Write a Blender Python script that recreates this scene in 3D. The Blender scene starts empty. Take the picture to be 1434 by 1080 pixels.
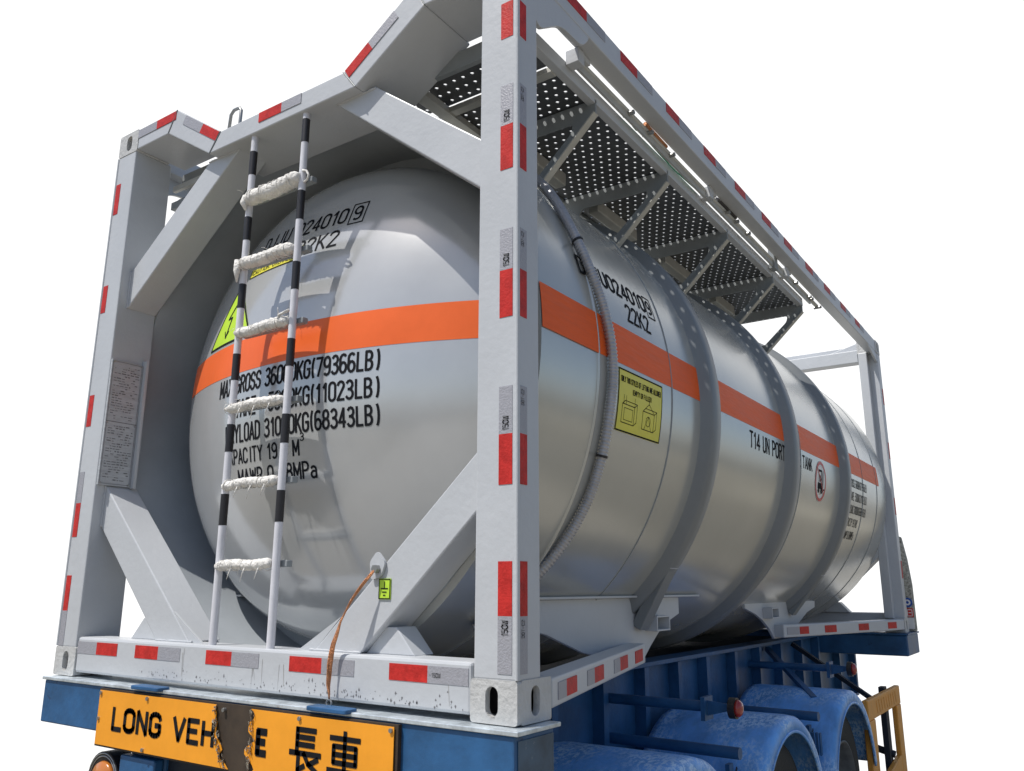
import bpy, bmesh, math, random
from mathutils import Vector, Matrix
random.seed(7)
S = bpy.context.scene
C = S.collection
PI = math.pi
DECK = 1.35                       # height of the container's underside above the yard
SIN, COS = math.sin, math.cos

# ------------------------------------------------------------------ camera
yaw, pitch, roll = -0.5998, 0.2398, 0.002
cam_d = bpy.data.cameras.new("camera"); cam = bpy.data.objects.new("camera", cam_d); C.objects.link(cam); S.camera = cam
f = Vector((SIN(yaw)*COS(pitch), COS(yaw)*COS(pitch), SIN(pitch)))
r0 = Vector((COS(yaw), -SIN(yaw), 0)); u0 = r0.cross(f)
rt = r0*COS(roll)+u0*SIN(roll); up = -r0*SIN(roll)+u0*COS(roll)
m = Matrix((rt, up, -f)).transposed().to_4x4(); m.translation = Vector((2.5627, -1.9936, .3724+DECK))
cam.matrix_world = m
cam_d.sensor_width = 36; cam_d.sensor_fit = 'HORIZONTAL'; cam_d.lens = 36*1152.84/1434
cam_d.clip_start = .05; cam_d.clip_end = 500

# ------------------------------------------------------------------ world: clear sky with a blank white area added behind the tank as backdrop
W = bpy.data.worlds.new("World"); S.world = W; W.use_nodes = True
nt = W.node_tree; nt.nodes.clear()
def wn(t, **k):
    n = nt.nodes.new(t)
    for a, b in k.items(): setattr(n, a, b)
    return n
out = wn('ShaderNodeOutputWorld'); mix = wn('ShaderNodeMixShader')
sky = wn('ShaderNodeTexSky', sky_type='NISHITA', sun_disc=False)
sun_dir = Vector((-.42, -.78, 1.6)).normalized()
sky.sun_elevation = math.asin(sun_dir.z); sky.sun_rotation = math.atan2(sun_dir.x, sun_dir.y) % (2*PI)
sky.dust_density = 1.2
bgs = wn('ShaderNodeBackground'); bgs.inputs[1].default_value = .118
bgc = wn('ShaderNodeBackground'); bgc.inputs[0].default_value = (1, 1, 1, 1); bgc.inputs[1].default_value = 1.15
tc = wn('ShaderNodeTexCoord')
dot = wn('ShaderNodeVectorMath', operation='DOT_PRODUCT'); dot.inputs[1].default_value = tuple(f)
nz = wn('ShaderNodeTexNoise'); nz.inputs['Scale'].default_value = 2.6; nz.inputs['Detail'].default_value = 6
nt.links.new(tc.outputs['Generated'], nz.inputs['Vector'])
nt.links.new(tc.outputs['Generated'], dot.inputs[0])
mr = wn('ShaderNodeMapRange', interpolation_type='SMOOTHSTEP')
mr.inputs['From Min'].default_value = .64; mr.inputs['From Max'].default_value = .78
nt.links.new(dot.outputs['Value'], mr.inputs['Value'])
cl = wn('ShaderNodeMapRange', interpolation_type='SMOOTHSTEP')
cl.inputs['From Min'].default_value = .50; cl.inputs['From Max'].default_value = .78; cl.inputs['To Max'].default_value = .45
nt.links.new(nz.outputs['Fac'], cl.inputs['Value'])
mx = wn('ShaderNodeMath', operation='MAXIMUM')
nt.links.new(mr.outputs[0], mx.inputs[0]); nt.links.new(cl.outputs[0], mx.inputs[1])
nt.links.new(sky.outputs[0], bgs.inputs[0]); nt.links.new(mx.outputs[0], mix.inputs[0])
# below the horizon: distant tan yard and a low dark treeline
sepw = wn('ShaderNodeSeparateXYZ'); nt.links.new(tc.outputs['Generated'], sepw.inputs[0])
rmp = wn('ShaderNodeValToRGB'); el = rmp.color_ramp.elements
el[0].position = 0; el[0].color = (.20, .18, .145, 1); el[1].position = .53; el[1].color = (.62, .72, .85, 1)
for p_, c_ in ((.38, (.26, .235, .185, 1)), (.475, (.44, .385, .29, 1)), (.492, (.30, .27, .21, 1)), (.508, (.22, .22, .19, 1)), (.516, (.50, .50, .46, 1))):
    x_ = el.new(p_); x_.color = c_
zz = wn('ShaderNodeMath', operation='MULTIPLY_ADD'); zz.inputs[1].default_value = .5; zz.inputs[2].default_value = .5
nt.links.new(sepw.outputs[2], zz.inputs[0]); nt.links.new(zz.outputs[0], rmp.inputs[0])
# far sheds, trees and parked things round the yard, as a broken band near the horizon
mpw = wn('ShaderNodeMapping'); mpw.inputs['Scale'].default_value = (5, 5, 11); nt.links.new(tc.outputs['Generated'], mpw.inputs['Vector'])
vw = wn('ShaderNodeTexVoronoi', distance='CHEBYCHEV'); vw.inputs['Scale'].default_value = 1.3; nt.links.new(mpw.outputs[0], vw.inputs['Vector'])
bw = wn('ShaderNodeSeparateColor'); nt.links.new(vw.outputs['Color'], bw.inputs[0])
bnd = wn('ShaderNodeMapRange', interpolation_type='SMOOTHSTEP'); bnd.inputs['From Min'].default_value = .05; bnd.inputs['From Max'].default_value = .17
bnd.inputs['To Min'].default_value = 1; bnd.inputs['To Max'].default_value = 0
ab = wn('ShaderNodeMath', operation='ABSOLUTE'); nt.links.new(sepw.outputs[2], ab.inputs[0]); nt.links.new(ab.outputs[0], bnd.inputs['Value'])
mlt = wn('ShaderNodeMath', operation='MULTIPLY'); nt.links.new(bnd.outputs[0], mlt.inputs[0]); nt.links.new(bw.outputs[0], mlt.inputs[1])
mxw = wn('ShaderNodeMix'); mxw.data_type = 'RGBA'; nt.links.new(mlt.outputs[0], mxw.inputs[0]); nt.links.new(rmp.outputs[0], mxw.inputs[6])
rc = wn('ShaderNodeValToRGB'); rc.color_ramp.elements[0].color = (.10, .10, .08, 1); rc.color_ramp.elements[1].color = (.85, .78, .62, 1); rc.color_ramp.elements[0].position = .35
nt.links.new(bw.outputs[1], rc.inputs[0]); nt.links.new(rc.outputs[0], mxw.inputs[7])
bgl = wn('ShaderNodeBackground'); nt.links.new(mxw.outputs[2], bgl.inputs[0]); bgl.inputs[1].default_value = .78
low = wn('ShaderNodeMapRange', interpolation_type='SMOOTHSTEP'); low.inputs['From Min'].default_value = .03; low.inputs['From Max'].default_value = .16
low.inputs['To Min'].default_value = 1; low.inputs['To Max'].default_value = 0
nt.links.new(sepw.outputs[2], low.inputs['Value'])
mixl = wn('ShaderNodeMixShader'); nt.links.new(low.outputs[0], mixl.inputs[0]); nt.links.new(bgs.outputs[0], mixl.inputs[1]); nt.links.new(bgl.outputs[0], mixl.inputs[2])
cl.inputs['To Max'].default_value = .28
nt.links.new(mixl.outputs[0], mix.inputs[1]); nt.links.new(bgc.outputs[0], mix.inputs[2]); nt.links.new(mix.outputs[0], out.inputs[0])

sd = bpy.data.lights.new("sun", 'SUN'); sun = bpy.data.objects.new("sun", sd); C.objects.link(sun)
sd.energy = 4.2; sd.angle = math.radians(.5); sd.color = (1, .96, .9)
sun.rotation_euler = sun_dir.to_track_quat('Z', 'Y').to_euler(); sun.location = (-5, -8, 12)
S.view_settings.view_transform = 'Standard'; S.view_settings.look = 'None'
S.view_settings.exposure = 0; S.view_settings.gamma = 1; S.view_settings.use_curve_mapping = False

# ------------------------------------------------------------------ materials
MATS = {}
def mat(name, col, rough=.5, metal=0., coat=0., var=.06, vscale=6., bump=0., bscale=30., dirt=None, dirtcol=(.12, .10, .08), dscale=7., stretch=(1, 1, 1), spec=.5, patchy=0):
    if name in MATS: return MATS[name]
    M = bpy.data.materials.new(name); M.use_nodes = True; MATS[name] = M
    t = M.node_tree; N = t.nodes; L = t.links; b = N['Principled BSDF']
    b.inputs['Roughness'].default_value = rough; b.inputs['Metallic'].default_value = metal
    b.inputs['Coat Weight'].default_value = coat; b.inputs['Coat Roughness'].default_value = .06
    b.inputs['Specular IOR Level'].default_value = spec
    co = N.new('ShaderNodeTexCoord'); mp = N.new('ShaderNodeMapping'); mp.inputs['Scale'].default_value = stretch
    L.new(co.outputs['Object'], mp.inputs['Vector'])
    n1 = N.new('ShaderNodeTexNoise'); n1.inputs['Scale'].default_value = vscale; n1.inputs['Detail'].default_value = 7; n1.inputs['Roughness'].default_value = .65
    L.new(mp.outputs[0], n1.inputs['Vector'])
    cr = N.new('ShaderNodeValToRGB'); e = cr.color_ramp.elements
    e[0].position = .3; e[1].position = .7
    e[0].color = (*[max(0, c*(1-var)) for c in col], 1); e[1].color = (*[min(1, c*(1+var)) for c in col], 1)
    L.new(n1.outputs['Fac'], cr.inputs[0]); last = cr.outputs[0]
    if dirt:
        n2 = N.new('ShaderNodeTexNoise'); n2.inputs['Scale'].default_value = dscale; n2.inputs['Detail'].default_value = 10; n2.inputs['Roughness'].default_value = .75
        L.new(mp.outputs[0], n2.inputs['Vector'])
        d = N.new('ShaderNodeMapRange'); d.inputs['From Min'].default_value = dirt; d.inputs['From Max'].default_value = dirt+.08
        L.new(n2.outputs['Fac'], d.inputs['Value'])
        dm = d.outputs[0]
        if patchy:
            n4 = N.new('ShaderNodeTexNoise'); n4.inputs['Scale'].default_value = patchy; n4.inputs['Detail'].default_value = 3
            L.new(co.outputs['Object'], n4.inputs['Vector'])
            p4 = N.new('ShaderNodeMapRange'); p4.interpolation_type = 'SMOOTHSTEP'; p4.inputs['From Min'].default_value = .40; p4.inputs['From Max'].default_value = .58
            L.new(n4.outputs['Fac'], p4.inputs['Value'])
            m4 = N.new('ShaderNodeMath'); m4.operation = 'MULTIPLY'; L.new(dm, m4.inputs[0]); L.new(p4.outputs[0], m4.inputs[1]); dm = m4.outputs[0]
        mm = N.new('ShaderNodeMix'); mm.data_type = 'RGBA'; L.new(dm, mm.inputs[0]); L.new(last, mm.inputs[6]); mm.inputs[7].default_value = (*dirtcol, 1)
        last = mm.outputs[2]
    L.new(last, b.inputs['Base Color'])
    rr = N.new('ShaderNodeMapRange'); rr.inputs['To Min'].default_value = max(.02, rough*.8); rr.inputs['To Max'].default_value = min(1, rough*1.25)
    L.new(n1.outputs['Fac'], rr.inputs['Value']); L.new(rr.outputs[0], b.inputs['Roughness'])
    if bump:
        n3 = N.new('ShaderNodeTexNoise'); n3.inputs['Scale'].default_value = bscale; n3.inputs['Detail'].default_value = 4
        L.new(mp.outputs[0], n3.inputs['Vector'])
        bp = N.new('ShaderNodeBump'); bp.inputs['Strength'].default_value = bump; bp.inputs['Distance'].default_value = .01
        L.new(n3.outputs['Fac'], bp.inputs['Height']); L.new(bp.outputs[0], b.inputs['Normal'])
        if coat: L.new(bp.outputs[0], b.inputs['Coat Normal'])
    return M
frameP = mat('frame_paint', (.49, .508, .53), .38, var=.05, vscale=3, bump=.12, bscale=40, dirt=.74, dirtcol=(.33, .32, .30), dscale=14)
castP  = mat('casting_paint', (.50, .50, .49), .5, var=.1, vscale=9, bump=.5, bscale=60, dirt=.62, dirtcol=(.16, .14, .12), dscale=20)
shellM = mat('cladding_sheet', (.56, .565, .535), .21, metal=.5, var=.04, vscale=2, bump=.05, bscale=3.0, stretch=(1, 1, 1))
headM  = mat('head_paint', (.52, .53, .535), .16, metal=.32, coat=.3, var=.05, vscale=2.5, bump=.06, bscale=3.5)
skirtM = mat('skirt_paint', (.36, .39, .42), .42, var=.12, vscale=2.2, dirt=.7, dirtcol=(.25, .24, .22), dscale=5)
orangeS = mat('orange_smooth_film', (.84, .15, .035), .3, spec=.25, var=.05, vscale=6, bump=.06, bscale=5)
orangeM = mat('orange_stripe_film', (.84, .13, .025), .42, spec=.12, var=.06, vscale=9, bump=.35, bscale=14, stretch=(.6, .6, 4))
blackM = mat('black_print', (.012, .013, .016), .8, var=.2, spec=.12)
blackP = mat('black_paint', (.018, .016, .018), .4, var=.2)
whiteP = mat('white_paint', (.66, .66, .70), .4, var=.08, vscale=14)
redT   = mat('red_reflective_film', (.50, .03, .025), .45, spec=.18, var=.28, vscale=22, dirt=.68, dirtcol=(.62, .25, .22), dscale=60, bump=.2, bscale=120)
silT   = mat('silver_reflective_film', (.34, .34, .37), .45, metal=.1, var=.06, vscale=60, bump=.25, bscale=160)
yelM   = mat('yellow_label', (.72, .66, .06), .4, var=.06)
limeM  = mat('lime_label', (.50, .74, .05), .4, var=.06)
whiteL = mat('white_label', (.75, .74, .72), .4)
redL   = mat('red_label', (.55, .03, .03), .4)
deckM  = mat('walkway_steel', (.12, .125, .13), .5, metal=.5, var=.2)
brkM   = mat('bracket_paint', (.25, .27, .28), .5, var=.12)
brkE   = mat('galvanised_edge', (.50, .50, .47), .38, metal=.3, var=.1, vscale=12, dirt=.66, dirtcol=(.3, .27, .2), dscale=18)
ragM   = mat('cotton_wrapping', (.74, .72, .68), .95, var=.2, vscale=26, bump=1.0, bscale=75, stretch=(1, 1, 1))
copM   = mat('copper_braid', (.56, .25, .12), .4, metal=.7, var=.25, vscale=40, bump=.6, bscale=300)
boltM  = mat('zinc_bolt', (.35, .35, .34), .4, metal=.8)
hoseM  = mat('ribbed_conduit', (.40, .40, .42), .35, metal=.4, var=.15, vscale=30)
plateM = mat('stainless_plate', (.44, .46, .48), .5, metal=.1, var=.15, vscale=10, stretch=(1, 1, 8), bump=.2, bscale=50)
etchM  = mat('etched_text', (.17, .17, .18), .5)
blueM  = mat('trailer_blue_paint', (.020, .090, .215), .42, var=.3, vscale=5, dirt=.62, dirtcol=(.012, .03, .08), dscale=16, bump=.2)
fendM  = mat('chalky_blue_paint', (.12, .34, .74), .45, var=.30, vscale=5, dirt=.47, dirtcol=(.46, .66, .90), dscale=38, patchy=2.2, bump=.25, bscale=40, stretch=(1.6, .9, .9))
edgeM  = mat('worn_steel_edge', (.60, .66, .70), .35, metal=.5, var=.35, vscale=16, dirt=.62, dirtcol=(.28, .12, .04), dscale=9)
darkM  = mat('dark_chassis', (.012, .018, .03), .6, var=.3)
signY  = mat('sign_yellow', (.86, .34, .02), .4, var=.10, vscale=4, dirt=.71, dirtcol=(.42, .17, .03), dscale=9, bump=.25, bscale=7)
ripM   = mat('torn_backing', (.50, .46, .38), .8, var=.5, vscale=40, bump=.8, bscale=80)
brownM = mat('bare_sign_board', (.045, .03, .018), .7, var=.4, vscale=9)
rubM   = mat('tyre_rubber', (.035, .036, .034), .8, var=.25, vscale=20, bump=.4, bscale=90)
rimM   = mat('rim_paint', (.10, .11, .12), .5, var=.3, vscale=16)
lampR  = mat('red_lens', (.30, .02, .015), .18, coat=.5)
lampA  = mat('amber_lens', (.5, .16, .02), .2, coat=.5)
oraM   = mat('guard_orange_paint', (.72, .32, .05), .5, var=.15, vscale=10, dirt=.64, dirtcol=(.2, .08, .03), dscale=12)
grnM   = mat('green_cord', (.02, .35, .18), .5)
concM  = mat('yard_concrete', (.26, .235, .19), .85, var=.18, vscale=.8, bump=.3, bscale=8, dirt=.63, dirtcol=(.18, .16, .13), dscale=1.5)
stoneM = mat('pebbled_pillar', (.36, .35, .30), .9, var=.8, vscale=42, bump=.9, bscale=60)
emBlue = mat('enamel_blue', (.02, .08, .35), .3)

# ------------------------------------------------------------------ mesh helpers
class MB:
    def __init__(s): s.v = []; s.f = []
    def add(s, vs, fs):
        o = len(s.v); s.v += [tuple(v) for v in vs]; s.f += [tuple(i+o for i in q) for q in fs]; return s
    def box(s, x0, x1, y0, y1, z0, z1):
        return s.add([(x, y, z) for x in (x0, x1) for y in (y0, y1) for z in (z0, z1)],
                     [(0, 1, 3, 2), (4, 6, 7, 5), (0, 4, 5, 1), (2, 3, 7, 6), (0, 2, 6, 4), (1, 5, 7, 3)])
    def bar(s, p, q, w, h, upv=(0, 0, 1)):
        p = Vector(p); q = Vector(q); d = (q-p).normalized(); a = d.cross(Vector(upv))
        if a.length < 1e-4: a = d.cross(Vector((1, 0, 0)))
        a.normalize(); b = a.cross(d)
        vs = [c+a*(sx*w/2)+b*(sz*h/2) for c in (p, q) for sx in (-1, 1) for sz in (-1, 1)]
        return s.add(vs, [(0, 1, 3, 2), (4, 6, 7, 5), (0, 4, 5, 1), (2, 3, 7, 6), (0, 2, 6, 4), (1, 5, 7, 3)])
    def prism(s, poly, ax, d0, d1):
        # poly of (a,b): ax 'y' -> (x,z), 'x' -> (y,z), 'z' -> (x,y)
        n = len(poly)
        def P(a, b, d): return {'y': (a, d, b), 'x': (d, a, b), 'z': (a, b, d)}[ax]
        vs = [P(a, b, d0) for a, b in poly]+[P(a, b, d1) for a, b in poly]
        return s.add(vs, [tuple(range(n)), tuple(range(2*n-1, n-1, -1))]+[(i, (i+1) % n, (i+1) % n+n, i+n) for i in range(n)])
    def tube(s, path, r, n=10, cap=True, closed=False):
        path = [Vector(p) for p in path]; k = len(path); vs = []; prev = None
        for i, p in enumerate(path):
            if closed: d = path[(i+1) % k]-path[i-1]
            else: d = path[min(i+1, k-1)]-path[max(i-1, 0)]
            d.normalize()
            if prev is None:
                a = d.cross(Vector((0, 0, 1)))
                if a.length < .05: a = d.cross(Vector((1, 0, 0)))
            else: a = prev-d*prev.dot(d)
            a.normalize(); prev = a; b = d.cross(a); rr = r[i] if isinstance(r, (list, tuple)) else r
            for j in range(n): t = 2*PI*j/n; vs.append(p+a*(COS(t)*rr)+b*(SIN(t)*rr))
        fs = [(i*n+j, i*n+(j+1) % n, ((i+1) % k)*n+(j+1) % n, ((i+1) % k)*n+j) for i in range(k if closed else k-1) for j in range(n)]
        if cap and not closed: fs += [tuple(range(n)), tuple(range(k*n-1, (k-1)*n-1, -1))]
        return s.add(vs, fs)
    def lathe(s, prof, axis, c, n=96, a0=0, a1=2*PI):
        # prof (rad, h); axis 'y' or 'x'
        full = abs(a1-a0-2*PI) < 1e-6; k = n if full else n+1; vs = []
        for i in range(k):
            t = a0+(a1-a0)*i/n
            for r, h in prof:
                vs.append((c[0]+r*COS(t), h, c[2]+r*SIN(t)) if axis == 'y' else (h, c[1]+r*COS(t), c[2]+r*SIN(t)))
        q = len(prof)
        return s.add(vs, [(i*q+j, ((i+1) % k)*q+j, ((i+1) % k)*q+j+1, i*q+j+1) for i in range(n) for j in range(q-1)])
    def build(s, name, mt, parent=None, bevel=0., smooth=False, label=None, solid=0.):
        me = bpy.data.meshes.new(name); me.from_pydata(s.v, [], s.f); me.validate()
        bm = bmesh.new(); bm.from_mesh(me); bmesh.ops.recalc_face_normals(bm, faces=bm.faces); bm.to_mesh(me); bm.free()
        me.materials.append(mt); o = bpy.data.objects.new(name, me); C.objects.link(o)
        if parent: o.parent = parent
        if smooth:
            for p in me.polygons: p.use_smooth = True
            if smooth != 'all': me.set_sharp_from_angle(angle=math.radians(38))
        if solid: md = o.modifiers.new('solid', 'SOLIDIFY'); md.thickness = solid; md.offset = 0
        if bevel: md = o.modifiers.new('bevel', 'BEVEL'); md.width = bevel; md.segments = 2; md.limit_method = 'ANGLE'; md.angle_limit = math.radians(40)
        if label: o['label'] = label
        return o
def holeplate(outer, holes, d0, d1, ax, name, mt, parent, **k):
    cu = bpy.data.curves.new('c', 'CURVE'); cu.dimensions = '2D'; cu.fill_mode = 'BOTH'; cu.extrude = abs(d1-d0)/2
    for pts in [outer]+holes:
        sp = cu.splines.new('POLY'); sp.points.add(len(pts)-1)
        for i, (a, b) in enumerate(pts): sp.points[i].co = (a, b, 0, 1)
        sp.use_cyclic_u = True
    o = bpy.data.objects.new('c', cu); me = bpy.data.meshes.new_from_object(o)
    mb = MB(); dm = (d0+d1)/2
    for v in me.vertices:
        a, b, c = v.co; mb.v.append({'y': (a, c+dm, b), 'x': (c+dm, a, b), 'z': (a, b, c+dm)}[ax])
    mb.f = [tuple(p.vertices) for p in me.polygons]
    bpy.data.objects.remove(o); bpy.data.meshes.remove(me)
    return mb.build(name, mt, parent, **k)
def thing(name, label, cat, loc=(0, 0, 0), group=None):
    o = bpy.data.objects.new(name, None); C.objects.link(o); o.location = loc; o.empty_display_size = .2
    o['label'] = label; o['category'] = cat
    if group: o['group'] = group
    return o
def stadium(cx, cz, w, h, n=8):
    r = w/2; k = h/2-r
    return [(cx+r*COS(t), cz+k+r*SIN(t)) for t in [PI*i/n for i in range(n+1)]]+[(cx-r*COS(t), cz-k-r*SIN(t)) for t in [PI*i/n for i in range(n+1)]]
def roundpoly(pts, r, n=4):
    o = []; k = len(pts)
    for i in range(k):
        p = Vector(pts[i]); a = Vector(pts[i-1]); b = Vector(pts[(i+1) % k])
        rr = min(r, (a-p).length*.45, (b-p).length*.45)
        A = p+(a-p).normalized()*rr; B = p+(b-p).normalized()*rr
        for j in range(n+1):
            t = j/n; q = A*(1-t)**2+p*2*t*(1-t)+B*t*t; o.append((q.x, q.y))
    return o
# lettering: the text's own outline, scaled to a box (u0,u1,v0,v1) and laid on a surface by fn(u,v)
def text_mesh(txt, bold=.0):
    cu = bpy.data.curves.new('t', 'FONT'); cu.body = txt; cu.size = 1; cu.offset = bold; cu.resolution_u = 3
    o = bpy.data.objects.new('t', cu); C.objects.link(o); bpy.context.view_layer.update()
    me = bpy.data.meshes.new_from_object(o.evaluated_get(bpy.context.evaluated_depsgraph_get()))
    vs = [tuple(v.co) for v in me.vertices]; fs = [tuple(p.vertices) for p in me.polygons]
    bpy.data.objects.remove(o); bpy.data.meshes.remove(me); return vs, fs
def letter(mb, txt, box, fn, bold=.012):
    vs, fs = text_mesh(txt, bold)
    if not vs: return
    x0 = min(v[0] for v in vs); x1 = max(v[0] for v in vs); y0 = min(v[1] for v in vs); y1 = max(v[1] for v in vs)
    u0, u1, v0, v1 = box
    mb.add([fn(u0+(v[0]-x0)/(x1-x0)*(u1-u0), v0+(v[1]-y0)/(y1-y0)*(v1-v0)) for v in vs], fs)
def patch(mb, u0, u1, v0, v1, fn, nu=4, nv=2):
    mb.add([fn(u0+(u1-u0)*i/nu, v0+(v1-v0)*j/nv) for i in range(nu+1) for j in range(nv+1)],
           [(i*(nv+1)+j, (i+1)*(nv+1)+j, (i+1)*(nv+1)+j+1, i*(nv+1)+j+1) for i in range(nu) for j in range(nv)])
def stroke(mb, pts, w, fn, closed=False):
    pts = [Vector(p) for p in pts]
    if closed: pts = pts+[pts[0]]
    for a, b in zip(pts, pts[1:]):
        L = (b-a).length; k = max(1, int(L/.05)); n = Vector((-(b-a).y, (b-a).x)).normalized()*w/2; e = (b-a).normalized()*w*.3
        A = a-e; B = b+e
        vs = []
        for i in range(k+1):
            p = A.lerp(B, i/k); vs += [fn(*(p+n)), fn(*(p-n))]
        mb.add(vs, [(2*i, 2*i+1, 2*i+3, 2*i+2) for i in range(k)])

# condensed stencil-style lettering drawn with strokes; every glyph lives in a box .5 wide, 1 high
def _arc(cx, cy, rx, ry, a0, a1, n=6): return [(cx+rx*COS(math.radians(a0+(a1-a0)*i/n)), cy+ry*SIN(math.radians(a0+(a1-a0)*i/n))) for i in range(n+1)]
_O = _arc(.25, .78, .25, .22, 0, 180, 8)+_arc(.25, .22, .25, .22, 180, 360, 8)
GL = {'0': [_O+[(.5, .78)]], 'O': [_O+[(.5, .78)]], '1': [[(.08, .78), (.26, 1), (.26, 0)]],
 '2': [_arc(.25, .78, .24, .22, 170, -20)+[(.0, .0), (.5, 0)]], '3': [_arc(.24, .77, .23, .23, 150, -80, 7)+[(.16, .53)], [(.16, .53)]+_arc(.24, .26, .26, .26, 80, -150, 8)],
 '4': [[(.36, 0), (.36, 1), (0, .26), (.5, .26)]], '5': [[(.47, 1), (.05, 1), (.03, .54)]+_arc(.24, .30, .26, .30, 110, -150, 9)],
 '6': [[(.42, .92)]+_arc(.25, .76, .25, .24, 60, 180, 4)+_arc(.25, .28, .25, .28, 180, 540, 14)], '7': [[(0, 1), (.5, 1), (.18, 0)]],
 '8': [_arc(.25, .76, .22, .24, -90, 270, 12), _arc(.25, .27, .25, .27, 90, 450, 12)], '9': [[(.08, .08)]+_arc(.25, .24, .25, .24, 240, 360, 4)+_arc(.25, .72, .25, .28, 0, 360, 14)],
 'A': [[(0, 0), (.25, 1), (.5, 0)], [(.09, .3), (.41, .3)]], 'B': [[(.02, 0), (.02, 1), (.25, 1)]+_arc(.25, .76, .22, .24, 90, -90)+[(.02, .52)], [(.25, .52)]+_arc(.25, .26, .25, .26, 90, -90)+[(.02, 0)]],
 'C': [_arc(.25, .78, .25, .22, 0, 180)+_arc(.25, .22, .25, .22, 180, 360)], 'D': [[(.02, 0), (.02, 1), (.2, 1)]+_arc(.2, .74, .3, .26, 90, 0, 4)+_arc(.2, .26, .3, .26, 0, -90, 4)+[(.02, 0)]],
 'E': [[(.48, 1), (.02, 1), (.02, 0), (.48, 0)], [(.02, .52), (.40, .52)]], 'F': [[(.48, 1), (.02, 1), (.02, 0)], [(.02, .52), (.40, .52)]],
 'G': [_arc(.25, .78, .25, .22, 0, 180)+_arc(.25, .22, .25, .22, 180, 360)+[(.5, .48), (.28, .48)]], 'H': [[(.02, 0), (.02, 1)], [(.48, 0), (.48, 1)], [(.02, .52), (.48, .52)]],
 'I': [[(.25, 0), (.25, 1)]], 'J': [[(.44, 1), (.44, .22)]+_arc(.23, .22, .21, .22, 0, -180)], 'K': [[(.02, 0), (.02, 1)], [(.48, 1), (.02, .38)], [(.16, .58), (.5, 0)]],
 'L': [[(.04, 1), (.04, 0), (.48, 0)]], 'M': [[(0, 0), (0, 1), (.28, .25), (.56, 1), (.56, 0)]], 'N': [[(.02, 0), (.02, 1), (.48, 0), (.48, 1)]],
 'P': [[(.02, 0), (.02, 1), (.25, 1)]+_arc(.25, .74, .24, .26, 90, -90)+[(.02, .48)]], 'R': [[(.02, 0), (.02, 1), (.25, 1)]+_arc(.25, .76, .24, .24, 90, -90)+[(.02, .52)], [(.27, .52), (.5, 0)]],
 'S': [_arc(.25, .76, .24, .24, 10, 260, 8)+_arc(.25, .26, .25, .26, 80, -170, 9)], 'T': [[(0, 1), (.5, 1)], [(.25, 1), (.25, 0)]], 'U': [[(.02, 1), (.02, .22)]+_arc(.25, .22, .23, .22, 180, 360)+[(.48, 1)]],
 'V': [[(0, 1), (.25, 0), (.5, 1)]], 'W': [[(0, 1), (.14, 0), (.30, .85), (.46, 0), (.6, 1)]], 'X': [[(0, 1), (.5, 0)], [(.5, 1), (0, 0)]], 'Y': [[(0, 1), (.25, .48), (.5, 1)], [(.25, .48), (.25, 0)]],
 '(': [_arc(.30, .5, .22, .62, 120, 240)], ')': [_arc(.10, .5, .22, .62, 60, -60)], '.': [[(.14, 0), (.14, .06)]], ':': [[(.14, .1), (.14, .16)], [(.14, .6), (.14, .66)]], ' ': [], '-': [[(.05, .5), (.4, .5)]],
 'a': [_arc(.22, .5, .2, .18, 150, 0)+[(.42, 0)], [(.42, .4)]+_arc(.22, .2, .2, .2, 90, 270)+[(.42, .08)]]}
ADV = {'M': .76, 'W': .80, '.': .40, ':': .4, 'I': .5, '1': .56, '(': .46, ')': .42, ' ': .45}
def letter(mb, txt, box, fn, bold=None, w=.15):
    u0, u1, v0, v1 = box; tot = sum(ADV.get(c, .70) for c in txt)-.2
    W_ = (v1-v0)*w; v0 += W_*.5; v1 -= W_*.5; u0 += W_*.4; u1 -= W_*.4; k = (u1-u0)/tot; hh = v1-v0; x = 0
    for c in txt:
        for s_ in GL.get(c, []): stroke(mb, [(u0+(x+a)*k, v0+b_*hh) for a, b_ in s_], W_, fn)
        x += ADV.get(c, .70)

# ------------------------------------------------------------------ ground
g = MB().box(-3.2, 60, -60, 6.1, -.3, 0).build('ground', concM); g['kind'] = 'structure'

# ==================================================================  TANK CONTAINER
L0, W2, H = 6.058, 1.219, 2.591
T = thing('tank_container', 'grey cylindrical tank with orange stripe in a white frame, on the blue trailer', 'tank container', (0, 0, DECK))
def my(y, rear): return L0-y if rear else y
ZC, RS = 1.2, 1.18

def tape(parent, x0, x1, y0, y1, z0, z1, red):
    return MB().box(x0, x1, y0, y1, z0, z1).build('red_tape' if red else 'silver_tape', redT if red else silT, parent)
SILP = MB()

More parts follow.
